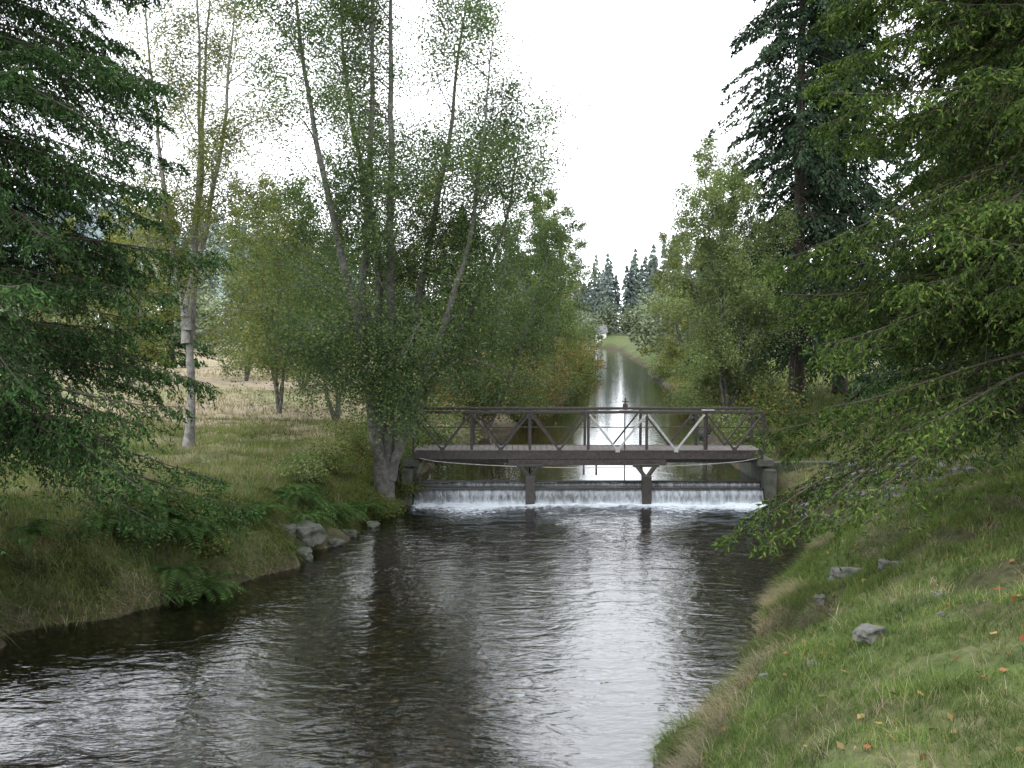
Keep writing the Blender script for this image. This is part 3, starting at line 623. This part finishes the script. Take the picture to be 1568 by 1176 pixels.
# ---------------------------------------------------------------- rocks
def rocks(name,L,m,sub=3):
    bm=bmesh.new()
    for (x,y,z,s) in L:
        r=bmesh.ops.create_icosphere(bm,subdivisions=sub,radius=1);sx,sy,sz=s*random.uniform(.8,1.3),s*random.uniform(.7,1.1),s*random.uniform(.5,.8)
        off=Vector((random.uniform(0,50),)*3);a=random.uniform(0,6.28);ca,sa=math.cos(a),math.sin(a)
        for v in r['verts']:
            d=v.co.copy();k=1+.45*(mnoise.noise(d*1.1+off))+.16*mnoise.noise(d*3+off)
            q=Vector((max(-.75,min(.75,d.x)),max(-.75,min(.75,d.y)),max(-.65,min(.7,d.z))))*k
            X,Y=q.x*sx,q.y*sy;v.co=Vector((x+X*ca-Y*sa,y+X*sa+Y*ca,z+q.z*sz))
    me=bpy.data.meshes.new(name);bm.to_mesh(me);bm.free();me.materials.append(m)
    return link(bpy.data.objects.new(name,me))
def Hz(x,y,o=.05): return float(H(x,y))+o
rocks('left_bank_boulders',[(-4.95,20.9,.48,.36),(-4.5,21.3,.38,.40),(-5.1,20.3,.12,.32),(-4.4,20.7,.06,.26),(-4.0,22.0,.06,.24),(-5.4,19.9,.05,.25),(-3.8,23.0,.03,.2),(-5.7,18.7,.0,.22),(-3.4,24.2,.02,.2)],M_rockD,4)
L=[]
for i in range(46):
    y=random.uniform(22.8,27.2);x=float(XR(y))+random.uniform(-.3,2.2);L.append((x,y,Hz(x,y,-.02),random.uniform(.1,.32)))
for i in range(40):
    y=random.uniform(24,27.5);x=random.uniform(9.0,12);L.append((x,y,Hz(x,y,.02),random.uniform(.1,.28)))
rocks('riprap_rocks',L,M_rock,3)
L=[]
for i in range(60):
    y=random.uniform(23,28);x=random.uniform(8.6,13.5);L.append((x,y,Hz(x,y,.0),random.uniform(.08,.3)))
rocks('mossy_riprap_rocks',L,M_rockD,3)
L=[(5.65,16.6,Hz(5.65,16.6,.08),.28),(3.75,10.3,Hz(3.75,10.3,.03),.19),(5.9,15.4,Hz(5.9,15.4),.16),(4.7,15.0,Hz(4.7,15),.12),(5.6,14.1,Hz(5.6,14.1),.14),(6.3,16,Hz(6.3,16),.13)]
for i in range(24):
    y=random.uniform(9,21);x=float(XR(y))+random.uniform(.3,3);L.append((x,y,Hz(x,y,.0),random.uniform(.03,.1)))
rocks('right_bank_stones',L,M_rock,4)
L=[]
for i in range(110):
    y=random.uniform(9,24);x=random.uniform(float(XL(y))+.2,float(XR(y))-.2);L.append((x,y,Hz(x,y,.0),random.uniform(.05,.14)))
for i in range(60):
    y=random.uniform(34,110);x=float(XR(y))+random.uniform(-.2,.5);L.append((x,y,.55,random.uniform(.15,.35)))
rocks('streambed_stones',L,M_rockD,2)
# ---------------------------------------------------------------- house
ho=empty('white_house');hx,hy=21.0,262;hz=float(H(hx,hy))+.2
part('walls',[((hx-3.5,hy,hz+1.5),(hx+3.5,hy,hz+1.5),6,3.0)],M_white,ho,0)
bm=bmesh.new()
v=[bm.verts.new(p) for p in ((hx-3.9,hy-3.4,hz+2.9),(hx+3.9,hy-3.4,hz+2.9),(hx+3.9,hy+3.4,hz+2.9),(hx-3.9,hy+3.4,hz+2.9),(hx-3.9,hy,hz+4.9),(hx+3.9,hy,hz+4.9))]
for f in ((0,1,5,4),(2,3,4,5),(3,0,4),(1,2,5),(3,2,1,0)): bm.faces.new([v[i] for i in f])
me=bpy.data.meshes.new('roof');bm.to_mesh(me);bm.free();me.materials.append(M_roof);link(bpy.data.objects.new('roof',me),ho)
part('windows',[((hx-2.6,hy-3.02,hz+1.7),(hx-1.2,hy-3.02,hz+1.7),.06,1.1),((hx+1.2,hy-3.02,hz+1.7),(hx+2.6,hy-3.02,hz+1.7),.06,1.1)],M_glass,ho,0)
part('door',[((hx-.45,hy-3.02,hz+1.05),(hx+.45,hy-3.02,hz+1.05),.06,2.1)],M_roof,ho,0)
# ---------------------------------------------------------------- light
w=bpy.data.worlds.new('World');scene.world=w;w.use_nodes=True;nt=w.node_tree
bg=nt.nodes['Background'];sk=nt.nodes.new('ShaderNodeTexSky');sk.sky_type='NISHITA';sk.sun_disc=False
EL,AZ=math.radians(48),math.radians(200)
sk.sun_elevation=EL;sk.sun_rotation=AZ;sk.dust_density=4
hs=nt.nodes.new('ShaderNodeHueSaturation');hs.inputs['Saturation'].default_value=.25;nt.links.new(sk.outputs[0],hs.inputs['Color'])
c=mixc(nt,.78,hs.outputs[0],(22.5,23.0,24.0));nt.links.new(c,bg.inputs[0]);bg.inputs[1].default_value=.15
sd=bpy.data.lights.new('sun','SUN');sd.energy=1.0;sd.angle=math.radians(20);sd.color=(1,.97,.92)
so=link(bpy.data.objects.new('sun',sd))
dirv=Vector((math.sin(AZ)*math.cos(EL),math.cos(AZ)*math.cos(EL),math.sin(EL)))
so.rotation_euler=dirv.to_track_quat('Z','Y').to_euler()
cd=bpy.data.cameras.new('camera');cd.lens=35;cd.sensor_width=36;cd.clip_end=3000;cd.clip_start=.1
co=link(bpy.data.objects.new('camera',cd));co.location=(0,0,4.8);co.rotation_euler=(math.radians(90-3.1),0,0);scene.camera=co
scene.view_settings.view_transform='Standard';scene.view_settings.look='None';scene.view_settings.exposure=0
